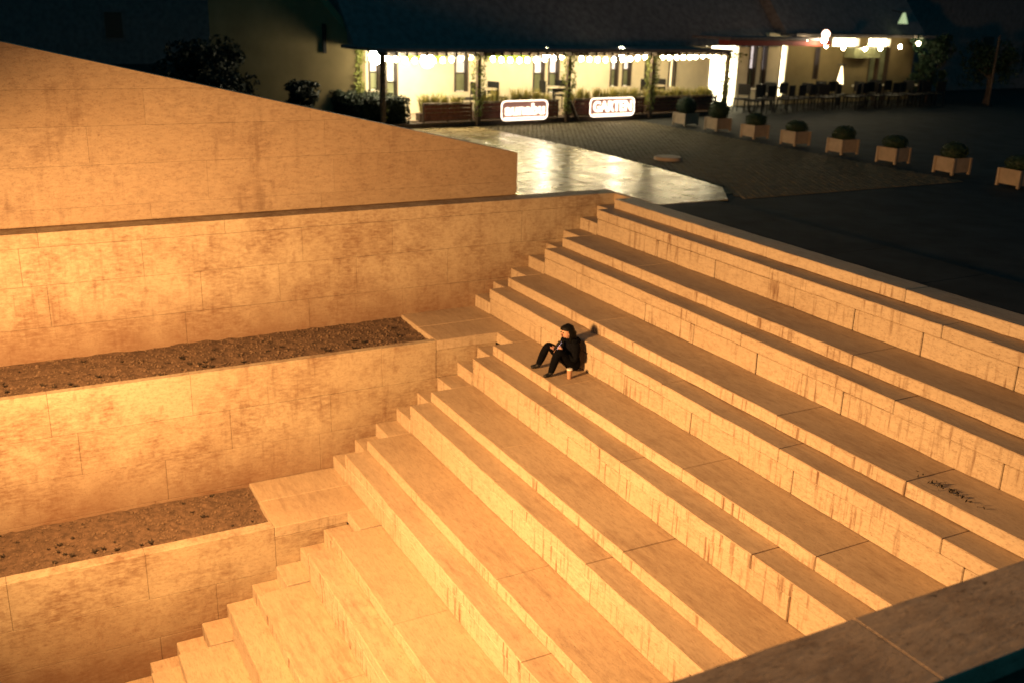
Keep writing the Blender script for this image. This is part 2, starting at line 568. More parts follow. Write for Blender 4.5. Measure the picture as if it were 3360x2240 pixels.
# ------------------------------------------------------------------ planting beds
def soil_bed(x0, x1, y0, y1, z, seed):
    nx, ny = 16, int((y1 - y0) / .07)
    vs, fs = [], []
    for j in range(ny + 1):
        for i in range(nx + 1):
            x = x0 + (x1 - x0) * i / nx
            y = y0 + (y1 - y0) * j / ny
            v = Vector((x * 1.3 + seed, y * 1.3, 0))
            h = noise.noise(v) * .025 + noise.noise(v * 4) * .022 + noise.noise(v * 11) * .014
            h += .035 * max(0, 1 - i / nx * 1.7)
            vs.append((x, y, z + h - .05))
    for j in range(ny):
        for i in range(nx):
            a = j * (nx + 1) + i
            fs.append((a, a + 1, a + nx + 2, a + nx + 1))
    tag(obj('planter_soil', mesh('planter_soil', vs, fs), M['soil']), 'dry crumbly soil filling the planting bed', 'soil', kind='stuff')
    # clods and withered plants lying in it
    rnd = random.Random(seed)
    vs, fs, ms = [], [], []
    base = [(1, 0, 0), (-1, 0, 0), (0, 1, 0), (0, -1, 0), (0, 0, 1), (0, 0, -1)]
    tri = [(0, 2, 4), (2, 1, 4), (1, 3, 4), (3, 0, 4), (2, 0, 5), (1, 2, 5), (3, 1, 5), (0, 3, 5)]
    area = (x1 - x0) * (y1 - y0)
    for k in range(int(area * 320)):
        x, y = rnd.uniform(x0 + .03, x1 - .03), rnd.uniform(y0, y1 - .03)
        r = rnd.choice((.008, .011, .015, .022)) * rnd.uniform(.7, 1.3)
        u = (x - x0) / (x1 - x0)
        v = Vector((x * 1.3 + seed, y * 1.3, 0))
        zz = z - .05 + noise.noise(v) * .025 + noise.noise(v * 4) * .022 + .035 * max(0, 1 - u * 1.7) + r * .3
        n0 = len(vs)
        for b in base:
            vs.append((x + b[0] * r * rnd.uniform(.6, 1.3), y + b[1] * r * rnd.uniform(.6, 1.3), zz + b[2] * r * rnd.uniform(.5, 1)))
        fs += [tuple(n0 + q for q in f) for f in tri]
        ms += [0] * 8
    for k in range(int(area * 9)):
        x, y = rnd.uniform(x0 + .06, x1 - .06), rnd.uniform(y0, y1 - .06)
        sz = rnd.uniform(.015, .045)
        for q in range(14):
            a = rnd.uniform(0, 6.28)
            d = Vector((math.cos(a), math.sin(a), rnd.uniform(.1, .9))) * sz
            s = Vector((-math.sin(a), math.cos(a), 0)) * sz * .3
            p = Vector((x, y, z - .03))
            n0 = len(vs)
            vs += [p - s, p + s, p + d + s * .5, p + d - s * .5]
            fs.append((n0, n0 + 1, n0 + 2, n0 + 3))
            ms.append(1)
    tag(obj('soil_clods', mesh('soil_clods', vs, fs, mats=ms), [M['clod'], M['tuft']]), 'loose clods and withered plant remains on the bed', 'soil', kind='stuff')


soil_bed(.0, WX[1] - .125, -14, -3.9, L2 - .03, 3)
soil_bed(WX[1], WX[2] - .195, -14, -7.0, L3 - .04, 11)

# ------------------------------------------------------------------ polished path, cobbles
path = empty('stone_path', (-5, 1, -.03))
tag(path, kind='structure')


def path_edge(x):            # far edge of the path
    return 2.75 + .35 * math.sin((x + 9) / 9.5 * math.pi) if x < .2 else 2.6 - (x - .2) * .55


PC = cuts(-10.4, 1.3, 1.3, 1.7)
for r, (xa, xb) in enumerate(PC):
    ye = min(path_edge(xa), path_edge(xb))
    ys = [.43] + [.43 + (ye - .43) * k / 3 for k in (1, 2)] + [ye]
    yl = [-1.9, -.75] if xb < -1 else []
    for y0, y1 in list(zip(ys, ys[1:])) + ([(-1.9, -.75), (-.75, .424)] if xb < -1 else []):
        bm = bmesh.new()
        sk = path_edge(xb) - path_edge(xa) if y1 == ye else 0
        vs = bm_box(bm, xa + .004, xb - .004, y0 + .004, y1 - .004, -.06, 0)
        if sk:
            for v in vs:
                if abs(v.co.y - (y1 - .004)) < 1e-4:
                    v.co.y = (path_edge(v.co.x)) - .004
        bmesh.ops.bevel(bm, geom=bm.edges[:], offset=.006, segments=1, affect='EDGES')
        for v in bm.verts: v.co += Vector((5, -1, .03 + random.uniform(-.001, .001)))
        obj('paving_slab', bm_mesh('paving_slab', bm), M['paving'], path)
XL = max(b for a, b in PC if b < -1)
for y0, y1 in ((-1.47, -.5), (-.5, .424)):
    for xa, xb in ((XL, (XL - .37) / 2), ((XL - .37) / 2, -.37)):
        bm = bmesh.new()
        bm_box(bm, xa + .004, xb - .004, y0 + .004, y1 - .004, -.06, 0)
        bmesh.ops.bevel(bm, geom=bm.edges[:], offset=.006, segments=1, affect='EDGES')
        for v in bm.verts: v.co += Vector((5, -1, .03))
        obj('paving_slab', bm_mesh('paving_slab', bm), M['paving'], path)
for k, (xa, xb) in enumerate(cuts(1.31, 14, 1.5, 2.2)):
    bm = bmesh.new()
    bm_box(bm, xa + .004, xb - .004, .43, 1.75, -.06, -.004)
    bmesh.ops.bevel(bm, geom=bm.edges[:], offset=.006, segments=1, affect='EDGES')
    for v in bm.verts: v.co += Vector((5, -1, .03))
    obj('paving_slab', bm_mesh('paving_slab', bm), M['plaza'], path)

vs, fs = [], []
rnd = random.Random(5)
x = -11.0
row = 0
while x < 1.2:
    y = 2.5 + (row % 2) * .07
    while y < 8.4:
        if y > path_edge(x) + .12:
            a, b = .058, .064
            z = rnd.uniform(-.020, -.014)
            dx, dy = rnd.uniform(-.008, .008), rnd.uniform(-.008, .008)
            n0 = len(vs)
            tx, ty = rnd.uniform(-.002, .002), rnd.uniform(-.002, .002)
            for sx, sy, q, zz in ((-1, -1, 1, -.05), (1, -1, 1, -.05), (1, 1, 1, -.05), (-1, 1, 1, -.05), (-1, -1, .86, 0), (1, -1, .86, 0), (1, 1, .86, 0), (-1, 1, .86, 0)):
                vs.append((x + dx + sx * a * q, y + dy + sy * b * q, z + zz + (sx * tx + sy * ty if zz == 0 else 0)))
            for f in ((4, 5, 6, 7), (0, 1, 5, 4), (1, 2, 6, 5), (2, 3, 7, 6), (3, 0, 4, 7)):
                fs.append(tuple(n0 + q for q in f))
        y += .135
    x += .122
    row += 1
tag(obj('cobblestones', mesh('cobblestones', vs, fs), M['cobble']), 'field of small dark cobblestones beside the polished path', 'cobbles', kind='stuff')

# raised round stone cover in the cobbles
bm = bmesh.new()
bmesh.ops.create_cone(bm, cap_ends=True, segments=28, radius1=.33, radius2=.31, depth=.07)
bmesh.ops.bevel(bm, geom=[e for e in bm.edges if all(abs(v.co.z - .035) < 1e-4 for v in e.verts)], offset=.012, segments=2, affect='EDGES')
tag(obj('stone_cover', bm_mesh('stone_cover', bm), M['box'], None, (-3.38, 4.08, .02)), 'pale round stone cover set among the cobblestones', 'stone cover')


# ------------------------------------------------------------------ foliage helpers
def leaves(name, pts, size, mat, parent=None, loc=(0, 0, 0), rnd=random, flat=0.0):
    vs, fs = [], []
    for p in pts:
        a = Vector((rnd.gauss(0, 1), rnd.gauss(0, 1), rnd.gauss(0, 1)))
        a.normalize()
        b = a.cross(Vector((rnd.gauss(0, 1), rnd.gauss(0, 1), rnd.gauss(0, 1))))
        if b.length < 1e-3: continue
        b.normalize()
        s = size * rnd.uniform(.6, 1.35)
        p = Vector(p)
        n0 = len(vs)
        vs += [p - a * s, p + b * s * .45, p + a * s, p - b * s * .45]
        fs.append((n0, n0 + 1, n0 + 2, n0 + 3))
    o = obj(name, mesh(name, vs, fs), mat, parent, loc)
    return o


def ball_points(n, r, rnd, zs=1.0):
    out = []
    for _ in range(n):
        d = Vector((rnd.gauss(0, 1), rnd.gauss(0, 1), rnd.gauss(0, 1))).normalized()
        q = r * (rnd.uniform(.55, 1.0) ** .4) * (1 + .10 * noise.noise(d * 2.2 + Vector((r * 9, 0, 0))))
        out.append((d.x * q, d.y * q, d.z * q * zs))
    return out


def ball_core(r, seed):
    bm = bmesh.new()
    bmesh.ops.create_icosphere(bm, subdivisions=3, radius=r * .84)
    for v in bm.verts:
        v.co *= 1 + .10 * noise.noise(v.co * 6 + Vector((seed, 0, 0)))
    return bm_mesh('shrub_core', bm, True)


# ------------------------------------------------------------------ planter boxes in a row
ORD = ['nearest the cafe fence', 'second from the cafe fence', 'third from the cafe fence', 'fourth from the cafe fence',
       'fifth from the cafe fence', 'sixth from the cafe fence', 'seventh from the cafe fence', 'farthest from the cafe fence']
PXS = [-9.22, -7.80, -6.03, -4.52, -2.84, -1.22, .45, 2.19]
PYS = [9.02, 9.1, 8.95, 9.02, 9.0, 8.98, 8.95, 8.78]
panel_me = box_me('side_panel', .62, .03, .40, .004)
leg_me = box_me('leg', .07, .07, .47, .004)
rnd = random.Random(21)
shrub_me = []
for k in range(3):
    o = leaves('shrub', ball_points(1500, .40, rnd, .9), .035, M['boxwood'], None, (0, 0, 0), rnd)
    shrub_me.append(o.data)
    bpy.data.objects.remove(o)
core_me = ball_core(.40, 4)
core_me.materials.append(M['boxwood'])
soil_me = box_me('soil', .56, .56, .03)
soil_me.materials.append(M['soil'])
panel_me.materials.append(M['box'])
leg_me.materials.append(M['box'])
for k, (x, y) in enumerate(zip(PXS, PYS)):
    b = empty('planter_box', (x, y, 0), R(rnd.uniform(-5, 5)))
    b.scale = (.80, .80, .78)
    tag(b, 'square wooden planter box with a clipped round shrub, ' + ORD[k], 'planter', 'planter boxes in a row across the plaza')
    for q in range(4):
        o = obj('side_panel', panel_me, None, b, (.315 * math.sin(q * math.pi / 2), -.315 * math.cos(q * math.pi / 2), .07), q * math.pi / 2)
        obj('leg', leg_me, None, b, (.315 * (1 if q in (0, 1) else -1), .315 * (1 if q in (1, 2) else -1), 0))
    obj('soil', soil_me, None, b, (0, 0, .40))
    s = obj('shrub', shrub_me[k % 3], None, b, (0, 0, .72), rnd.uniform(0, 6))
    o = obj('shrub_core', core_me, None, s)
    if k > 1: s.scale = (.92, .92, .62 if k % 2 else .78); s.location.z = .60

# ------------------------------------------------------------------ cafe frame: s along the front, d outwards
CO = Vector((-10.55, .9, 0))
CE = Vector((-.095, .9955, 0)).normalized()
CN = Vector((CE.y, -CE.x, 0))
CR = math.atan2(CE.y, CE.x)


def cp(s, d, z=0): return CO + CE * s + CN * d + Vector((0, 0, z))


# ------------------------------------------------------------------ cafe building (local: x along the front, -y outwards)
cafe = empty('cafe_building', cp(0, 0), CR)
tag(cafe, 'low cafe building with cream walls under a dark overhanging roof', 'building')
WD = 2.2


def cbox(name, s0, s1, d0, d1, z0, z1, mat, parent=None, bev=0):
    """box in cafe coordinates; d outwards"""
    p = parent or cafe
    me = box_me(name, s1 - s0, d1 - d0, z1 - z0, bev)
    o = obj(name, me, mat, p, ((s0 + s1) / 2, -(d0 + d1) / 2, z0))
    if p is not cafe and p.parent is cafe:
        o.location = Vector(o.location) - Vector(p.location)
    return o


DP = 2.9
# openings in the front wall: s0, s1, z0, z1, kind
OPEN = [(-.47, -.10, .85, 2.0, 'pale'), (.06, .46, .35, 2.0, 'pale'), (2.38, 2.86, .75, 2.0, 'pale'), (5.27, 5.72, .65, 2.05, 'lilac'),
        (5.86, 6.30, .65, 2.05, 'lilac'), (8.40, 8.76, .80, 2.05, 'lilac'), (8.92, 9.32, .80, 2.05, 'lilac'), (9.9, 10.4, .75, 2.0, 'glass'), (11.0, 11.35, .75, 2.1, 'warm'),
        (12.9, 14.35, .0, 2.2, 'white'), (14.9, 15.30, .65, 2.2, 'lilac'), (15.55, 15.85, .55, 2.2, 'lilac'), (16.55, 16.90, .30, 2.2, 'white'), (18.45, 18.75, .9, 2.1, 'lilac'),
        (19.35, 21.0, 2.14, 2.44, 'white'), (21.5, 22.95, 2.14, 2.44, 'white'), (21.75, 23.0, .0, 2.10, 'glass')]
edges = sorted(set([-.55, 24.6] + [v for o_ in OPEN for v in o_[:2]]))
for a, b in zip(edges, edges[1:]):
    zs = sorted([(o_[2], o_[3]) for o_ in OPEN if o_[0] <= a + 1e-4 and o_[1] >= b - 1e-4])
    z = 0
    for z0, z1 in zs + [((2.1, 2.1) if b < 16.5 else (2.6, 2.6))]:
        if z0 - z > .01:
            cbox('wall', a, b, -WD - .25, -WD, z, z0, M['cream'] if b < 18 else M['ochre'])
        z = z1
for s0, s1, z0, z1, kd in OPEN:
    wdw = cbox('window', s0 + .02, s1 - .02, -WD - .20, -WD - .16, z0, z1, {'pale': M['lit_pale'], 'lilac': M['lit_lilac'], 'warm': M['lit_warm'], 'white': M['lit_white'], 'glass': M['glass']}[kd])
    fm = M['frame'] if kd != 'white' else M['white_frame']
    for a, b in ((s0, s0 + .05), (s1 - .05, s1)):
        o = cbox('frame', a, b, -WD - .15, -WD + .03, z0, z1, fm, wdw)
    if kd in ('pale', 'lilac') and z1 - z0 > 1:
        cbox('lower_pane', s0 + .06, s1 - .06, -WD - .15, -WD - .13, z0 + .02, z0 + (z1 - z0) * .42, M['glass'], wdw)
        cbox('frame', s0 + .05, s1 - .05, -WD - .12, -WD - .08, z0 + (z1 - z0) * .42, z0 + (z1 - z0) * .42 + .04, fm, wdw)
    if kd == 'glass' and z1 - z0 > 1.5:
        cbox('frame', (s0 + s1) / 2 - .04, (s0 + s1) / 2 + .04, -WD - .15, -WD + .02, z0, z1, M['timber'], wdw)
for s0, s1 in ((.74, 2.08), (3.58, 5.08)):
    cbox('banner', s0, s1, -WD + .01, -WD + .03, 1.66, 2.06, M['lime'])
bm = bmesh.new()
pr = [(-WD - .01, 0), (-WD - .01, 2.12), (-3.2, 3.5), (-5.8, 3.5), (-5.8, 0)]
sl = lambda a: (a + WD) * .85
v1 = [bm.verts.new((-.80 + sl(a), -a, b)) for a, b in pr]
v2 = [bm.verts.new((-.56 + sl(a), -a, b)) for a, b in pr]
bm.faces.new(v1); bm.faces.new(v2[::-1])
for k in range(5): bm.faces.new((v1[k], v1[(k + 1) % 5], v2[(k + 1) % 5], v2[k]))
gw = obj('gable_wall', bm_mesh('gable_wall', bm), M['ochre'], cafe)
bm = bmesh.new(); bm_tube(bm, [(-.90 + sl(-DP), DP, 1.85), (-.90 + sl(-DP), DP, 2.65)], .06, 8)
obj('drain_pipe', bm_mesh('drain_pipe', bm), M['metal'], gw)
# roof: flat canopy over the terrace and the steep main roof above it
cbox('canopy_roof', -1.35, 11.4, -2.1, .45, 2.03, 2.12, M['roof'])
cbox('red_fascia', 11.42, 16.4, -.3, .2, 2.24, 2.40, M['fascia'])
cbox('canopy_roof', 11.42, 16.4, -1.6, .25, 2.42, 2.50, M['roof'])
cbox('canopy_roof', 16.42, 24.8, -2.6, -1.4, 2.50, 2.60, M['roof'])
for s0, s1, d0, z0 in ((-1.0, 16.4, -2.0, 2.13), (16.43, 24.8, -1.9, 2.62)):
    bm = bmesh.new()
    pr = [(d0, z0), (d0 - 4.6, z0 + 5.3), (d0 - 9.2, z0), ]
    v1 = [bm.verts.new((s0, -a, b)) for a, b in pr]
    v2 = [bm.verts.new((s1, -a, b)) for a, b in pr]
    bm.faces.new(v1); bm.faces.new(v2)
    for k in range(3):
        bm.faces.new((v1[k], v1[(k + 1) % 3], v2[(k + 1) % 3], v2[k]))
    obj('main_roof', bm_mesh('main_roof', bm), M['roof'], cafe)
raf_me = box_me('rafter', .07, .5, .09)
raf_me.materials.append(M['timber'])
for k in range(42):
    obj('rafter', raf_me, None, cafe, (-1.25 + k * .3, -.30, 1.94))
cbox('floor_plinth', -1.3, 11.4, -WD, -.25, 0.0, .16, M['box'])
cbox('plinth_edge', -1.3, 11.4, -.248, .12, 0.0, .13, M['timber'])
cbox('awning', 20.15, 21.75, -2.19, -1.7, 1.72, 2.10, M['glass'])

# terrace fences of red-brown boards
FEN = [(.12, 1.70, 'first bay, beside the hedge'), (1.92, 4.72, 'second bay, behind the round-lettered neon sign'), (5.30, 8.08, 'third bay, behind the neon sign with capital letters'), (8.34, 11.28, 'fourth bay, beside the bright doorway')]
pk = {}
for s0, s1, lb in FEN:
    c = cp((s0 + s1) / 2, .02)
    f = empty('terrace_fence', c, CR)
    tag(f, 'red-brown board fence of the cafe terrace, ' + lb, 'fence', 'board fences along the cafe terrace')
    L = s1 - s0
    for q in range(4):
        obj('board', box_me('board', L - .06, .025, .098, .004), M['plank'], f, (0, 0, .19 + q * .107))
    obj('top_rail', box_me('top_rail', L, .09, .03, .004), M['timber'], f, (0, 0, .625))
    for a in (-L / 2 + .02, L / 2 - .02, 0):
        obj('stud', box_me('stud', .05, .05, .60), M['timber'], f, (a, .045, .02))

# timber posts with climbing vines
PST = [(-1.18, 'corner post by the hedge'), (1.81, 'post left of the round-lettered neon sign'), (4.95, 'braced post between the two neon signs'), (8.22, 'post beside the sign with capital letters'), (11.48, 'post beside the bright doorway')]
rnd = random.Random(33)
PLB = ['bare timber post at the hedge end of the cafe terrace', 'vine-covered timber post beside the round-lettered neon sign', 'braced vine-covered timber post between the two neon signs',
       'vine-covered timber post before the board fence without a sign', 'vine-covered timber post beside the bright doorway']
for k, (s, _) in enumerate(PST):
    p = empty('timber_post', cp(s, .14), CR)
    tag(p, PLB[k], 'post', 'posts holding the cafe roof')
    obj('shaft', box_me('shaft', .12, .12, 2.03, .01), M['timber'], p)
    if k == 2:
        bm = bmesh.new()
        bm_tube(bm, [(.05, 0, .68), (.42, 0, .03)], .055, 6)
        obj('brace', bm_mesh('brace', bm), M['timber'], p)
    if k:
        pts = []
        for _ in range(620):
            z = rnd.uniform(.25, 2.02)
            wd = .10 + .10 * max(0, noise.noise(Vector((s, z * 2.6, 0)))) + .16 * max(0, (z - 1.45) / .55) + (.08 if 1.0 < z < 1.5 else 0)
            a = rnd.uniform(0, 6.28)
            pts.append((math.cos(a) * wd * rnd.uniform(.6, 1.2) * 1.2, math.sin(a) * wd * .8, z))
        for _ in range(160):
            pts.append((rnd.gauss(0, .38), rnd.gauss(-.1, .08), 2.0 - abs(rnd.gauss(0, .09))))
        leaves('vine', pts, .045, M['vine'], p, rnd=rnd)
    else:
        pts = [(rnd.gauss(.05, .05), rnd.gauss(0, .06), rnd.uniform(.3, 2.0)) for _ in range(120)]
        leaves('vine', pts, .04, M['vine'], p, rnd=rnd)
# vine at the corner of the wall
p = empty('climbing_plant', cp(-.78, -WD + .02), CR)
tag(p, 'green climber on the wall corner at the hedge end of the terrace', 'climber')
leaves('foliage', [(rnd.gauss(0, .07), rnd.gauss(-.06, .05), rnd.uniform(.6, 2.05)) for _ in range(500)], .045, M['vine'], p, rnd=rnd)
bm = bmesh.new()
bm_tube(bm, [(0, 0, 0), (.02, -.03, .8), (-.02, -.03, 2.0)], .02, 5)
obj('stem', bm_mesh('stem', bm), M['bark'], p)

# grasses growing behind the fences
gm = []
for q in range(4):
    vs, fs = [], []
    for _ in range(170):
        a = rnd.uniform(0, 6.28)
        r0 = rnd.uniform(0, .14)
        h = rnd.uniform(.25, .62)
        ln = rnd.uniform(.05, .28)
        b = Vector((math.cos(a) * r0, math.sin(a) * r0 * .6, 0))
        d = Vector((math.cos(a) * ln, math.sin(a) * ln * .6, 0))
        s = Vector((-math.sin(a), math.cos(a), 0)) * .010
        n0 = len(vs)
        vs += [b - s, b + s, b + d * .4 + Vector((0, 0, h * .7)) + s, b + d * .4 + Vector((0, 0, h * .7)) - s, b + d + Vector((0, 0, h))]
        fs += [(n0, n0 + 1, n0 + 2, n0 + 3), (n0 + 3, n0 + 2, n0 + 4)]
    me = mesh('grass_clump', vs, fs)
    me.materials.append(M['grass'])
    gm.append(me)
s = .35
k = 0
while s < 11.2:
    if all(abs(s - q[0]) > .2 for q in PST):
        o = obj('grass_clump', gm[k % 4], None, None, cp(s, -.32, .33), rnd.uniform(0, 6))
        o.scale = (1, 1, rnd.uniform(.8, 1.15))
        tag(o, 'tuft of yellow-green ornamental grass behind the terrace fence', 'grass tuft', 'grass tufts in the trough behind the terrace fence')
        k += 1
    s += rnd.uniform(.27, .40)
for i_, (s0, s1, lb) in enumerate(FEN):
    o = obj('plant_trough', box_me('plant_trough', s1 - s0, .26, .34, .01), M['timber'], None, cp((s0 + s1) / 2, -.32, .02), CR)
    tag(o, 'dark plant trough behind the board fence, ' + lb, 'trough', 'troughs behind the terrace fences')


# ------------------------------------------------------------------ neon signs
def text_mesh(txt, size, bold=.012):
    cu = bpy.data.curves.new('t', 'FONT')
    cu.body = txt
    cu.size = size
    cu.extrude = .012
    cu.offset = bold
    cu.align_x = 'CENTER'
    cu.resolution_u = 3
    ob = bpy.data.objects.new('t', cu)
    col.objects.link(ob)
    dg = bpy.context.evaluated_depsgraph_get()
    me = bpy.data.meshes.new_from_object(ob.evaluated_get(dg))
    bpy.data.objects.remove(ob)
    bpy.data.curves.remove(cu)
    me.transform(Matrix.Rotation(math.pi / 2, 4, 'X'))
    me.materials.clear()
    return me


def rrect(w_, h_, r, n=5):
    out = []
    for cx, cy, a0 in ((w_ / 2 - r, h_ / 2 - r, 0), (-w_ / 2 + r, h_ / 2 - r, 90), (-w_ / 2 + r, -h_ / 2 + r, 180), (w_ / 2 - r, -h_ / 2 + r, 270)):
        for k in range(n + 1):
            a = R(a0 + 90 * k / n)
            out.append((cx + r * math.cos(a), 0, cy + r * math.sin(a)))
    return out


for s0, s1, txt, size, lb in ((2.55, 4.16, 'aunabu', .42, 'glowing neon sign with round lowercase letters before the board fence'), (5.76, 7.49, 'GARTEN', .40, 'glowing neon sign with capital letters before the board fence')):
    g_ = empty('neon_sign', cp((s0 + s1) / 2, .22, .40), CR)
    tag(g_, lb, 'sign', 'neon signs on the cafe fence')
    wd, ht = s1 - s0, .54
    pl = rrect(wd, ht, .14)
    bm = bmesh.new()
    f1 = [bm.verts.new((x, .03, z)) for x, _, z in pl]
    f2 = [bm.verts.new((x, .045, z)) for x, _, z in pl]
    bm.faces.new(f1); bm.faces.new(f2[::-1])
    for q in range(len(pl)):
        bm.faces.new((f1[q], f2[q], f2[(q + 1) % len(pl)], f1[(q + 1) % len(pl)]))
    obj('panel', bm_mesh('panel', bm), M['neon_panel'], g_)
    bm = bmesh.new()
    bm_tube(bm, pl + pl[:1], .018, 6, False)
    obj('border_tube', bm_mesh('border_tube', bm), M['neon'], g_)
    bm = bmesh.new()
    bm_tube(bm, [(-wd / 2 + .1, -.005, -ht / 2 + .065), (wd / 2 - .1, -.005, -ht / 2 + .065)], .016, 6)
    obj('underline_tube', bm_mesh('underline_tube', bm), M['neon'], g_)
    me = text_mesh(txt, size)
    xs = [v.co.x for v in me.vertices]
    zs = [v.co.z for v in me.vertices]
    kx = (wd - .22) / (max(xs) - min(xs))
    kz = .33 / (max(zs) - min(zs))
    for v in me.vertices:
        v.co.x = (v.co.x - (max(xs) + min(xs)) / 2) * kx
        v.co.z = (v.co.z - min(zs)) * kz - .135
    obj('lettering', me, M['neon'], g_, (0, -.02, 0))
    for a in (-wd / 2 + .2, wd / 2 - .2):
        obj('bracket', box_me('bracket', .03, .17, .03), M['metal'], g_, (a, .125, -.05))

# ------------------------------------------------------------------ strings of bulbs and globe lamps
bm = bmesh.new()
bmesh.ops.create_uvsphere(bm, u_segments=10, v_segments=8, radius=.068)
for v in bm.verts: v.co.z *= 1.15
bulb_me = bm_mesh('bulb', bm, True)
bulb_me.materials.append(M['bulb'])
SLB = ['string of warm bulbs over the first terrace bay by the hedge', 'string of warm bulbs above the round-lettered neon sign', 'string of warm bulbs above the neon sign with capital letters', 'string of warm bulbs over the last bay beside the bright doorway']
for q, ((a, b), n) in enumerate(zip(((-1.15, 1.75), (1.88, 4.9), (5.02, 8.15), (8.3, 11.42)), (10, 10, 10, 11))):
    st = empty('string_light', cp((a + b) / 2, .02, 1.78), CR)
    tag(st, SLB[q], 'string lights', 'bulb strings under the cafe eaves')
    L = b - a
    z0, z1 = (1.90, 1.92) if q < 3 else (1.92, 2.05)
    zf = lambda u: (z0 + (z1 - z0) * u) - .10 * 4 * u * (1 - u) - 1.78
    bm = bmesh.new()
    bm_tube(bm, [((u - .5) * L, 0, zf(u) + .05) for u in [k / 12 for k in range(13)]], .007, 4)
    obj('cable', bm_mesh('cable', bm), M['cable'], st)
    for k in range(n):
        u = (k + .5) / n + rnd.uniform(-.008, .008)
        if q and k in (0,) and rnd.random() < .5: continue
        obj('bulb', bulb_me, None, st, ((u - .5) * L, 0, zf(u) - .02))
st = empty('string_light', cp(20.2, -1.25, 1.9), CR)
tag(st, 'loose string of a few warm bulbs before the far end of the cafe', 'string lights', 'bulb strings under the cafe eaves')
bm = bmesh.new()
bm_tube(bm, [(-3.8 + 7.6 * u, 0, .55 - .30 * 4 * u * (1 - u)) for u in [k / 12 for k in range(13)]], .007, 4)
obj('cable', bm_mesh('cable', bm), M['cable'], st)
for u in (.06, .2, .33, .5, .62, .78, .93):
    obj('bulb', bulb_me, None, st, (-3.8 + 7.6 * u, 0, .48 - .30 * 4 * u * (1 - u)))
bm = bmesh.new()
bmesh.ops.create_uvsphere(bm, u_segments=20, v_segments=12, radius=.19)
globe_me = bm_mesh('globe', bm, True)
globe_me.materials.append(M['globe'])
for s, z, lb in ((-1.0, 1.86, 'white globe lamp at the hedge end of the terrace roof'), (.58, 1.76, 'low-hanging large white globe lamp over the first terrace bay'), (4.65, 1.98, 'white globe lamp above the round-lettered neon sign'), (7.53, 2.0, 'white globe lamp above the neon sign with capital letters')):
    g_ = empty('globe_lamp', cp(s, -.6, z), CR)
    tag(g_, lb, 'lamp', 'globe lamps under the cafe roof')
    o = obj('globe', globe_me, None, g_)
    if z > 1.9: o.scale = (.75,) * 3
    bm = bmesh.new()
    bm_tube(bm, [(0, 0, .1), (0, 0, max(.15, 2.03 - z))], .012, 5)
    obj('cord', bm_mesh('cord', bm), M['cable'], g_)
# red-shaded lantern at the corner of the red fascia
g_ = empty('red_lantern', cp(15.67, .55, 2.45), CR)
tag(g_, 'bright lantern with red shade hanging at the end of the red fascia', 'lantern')
bm = bmesh.new(); bmesh.ops.create_uvsphere(bm, u_segments=12, v_segments=8, radius=.14)
obj('shade', bm_mesh('shade', bm, True), emit('lantern_red', (1, .55, .40), 9), g_, (0, 0, .2))
bm = bmesh.new(); bmesh.ops.create_uvsphere(bm, u_segments=10, v_segments=8, radius=.10)
obj('bulb', bm_mesh('bulb', bm, True), M['globe'], g_, (-.05, 0, 0))
bm = bmesh.new(); bm_tube(bm, [(0, 0, .3), (0, .33, .38)], .015, 5)
obj('arm', bm_mesh('arm', bm), M['metal'], g_)
# glowing cone standing in for a splash of light on the far roof
g_ = empty('wall_lamp', cp(22.9, -1.7, 3.1), CR)
tag(g_, 'dim greenish glowing cone standing in for a splash of light above the far roof', 'lamp')
bm = bmesh.new(); bmesh.ops.create_cone(bm, cap_ends=False, segments=16, radius1=.20, radius2=.05, depth=.42)
obj('shade', bm_mesh('shade', bm, True), emit('splash_glow', (.62, .85, .42), .55), g_, (0, 0, .15))  # this cone glows in the shape of the lit patch
bm = bmesh.new(); bm_tube(bm, [(0, 0, .35), (0, .6, .45)], .02, 5)
obj('arm', bm_mesh('arm', bm), M['metal'], g_)
# candle-like table heater flame
g_ = empty('patio_heater', cp(18.9, -1.2, 0), CR)
tag(g_, 'glowing flame column of a patio heater among the terrace tables', 'heater')
bm = bmesh.new(); bm_tube(bm, [(0, 0, .0), (0, 0, .75)], .10, 10)
obj('base', bm_mesh('base', bm), M['metal'], g_)
bm = bmesh.new(); bm_tube(bm, [(0, 0, .78), (0, 0, 1.0), (0, 0, 1.45)], [.13, .10, .02], 10)
obj('flame_tube', bm_mesh('flame_tube', bm), emit('flame', (1, .80, .42), 4), g_)
bm = bmesh.new(); bm_tube(bm, [(0, 0, 1.46), (0, 0, 1.52)], [.05, .17], 10)
obj('hood', bm_mesh('hood', bm), M['metal'], g_)


# ------------------------------------------------------------------ terrace furniture
def make_chair():
    c = empty('terrace_chair')
    obj('seat', box_me('seat', .46, .46, .05, .012), M['metal'], c, (0, 0, .42))
    bm = bmesh.new()
    bm_box(bm, -.22, .22, .20, .235, .56, .93)
    bmesh.ops.bevel(bm, geom=bm.edges[:], offset=.012, segments=2, affect='EDGES')
    obj('backrest', bm_mesh('backrest', bm), M['metal'], c)
    for sx in (-1, 1):
        for sy in (-1, 1):
            bm = bmesh.new()
            bm_tube(bm, [(sx * .20, sy * .20, .44 if sy < 0 else .90), (sx * .20, sy * .20, .44), (sx * .22, sy * .23, 0)], .018, 6)
            obj('leg', bm_mesh('leg', bm), M['metal'], c)
    return c


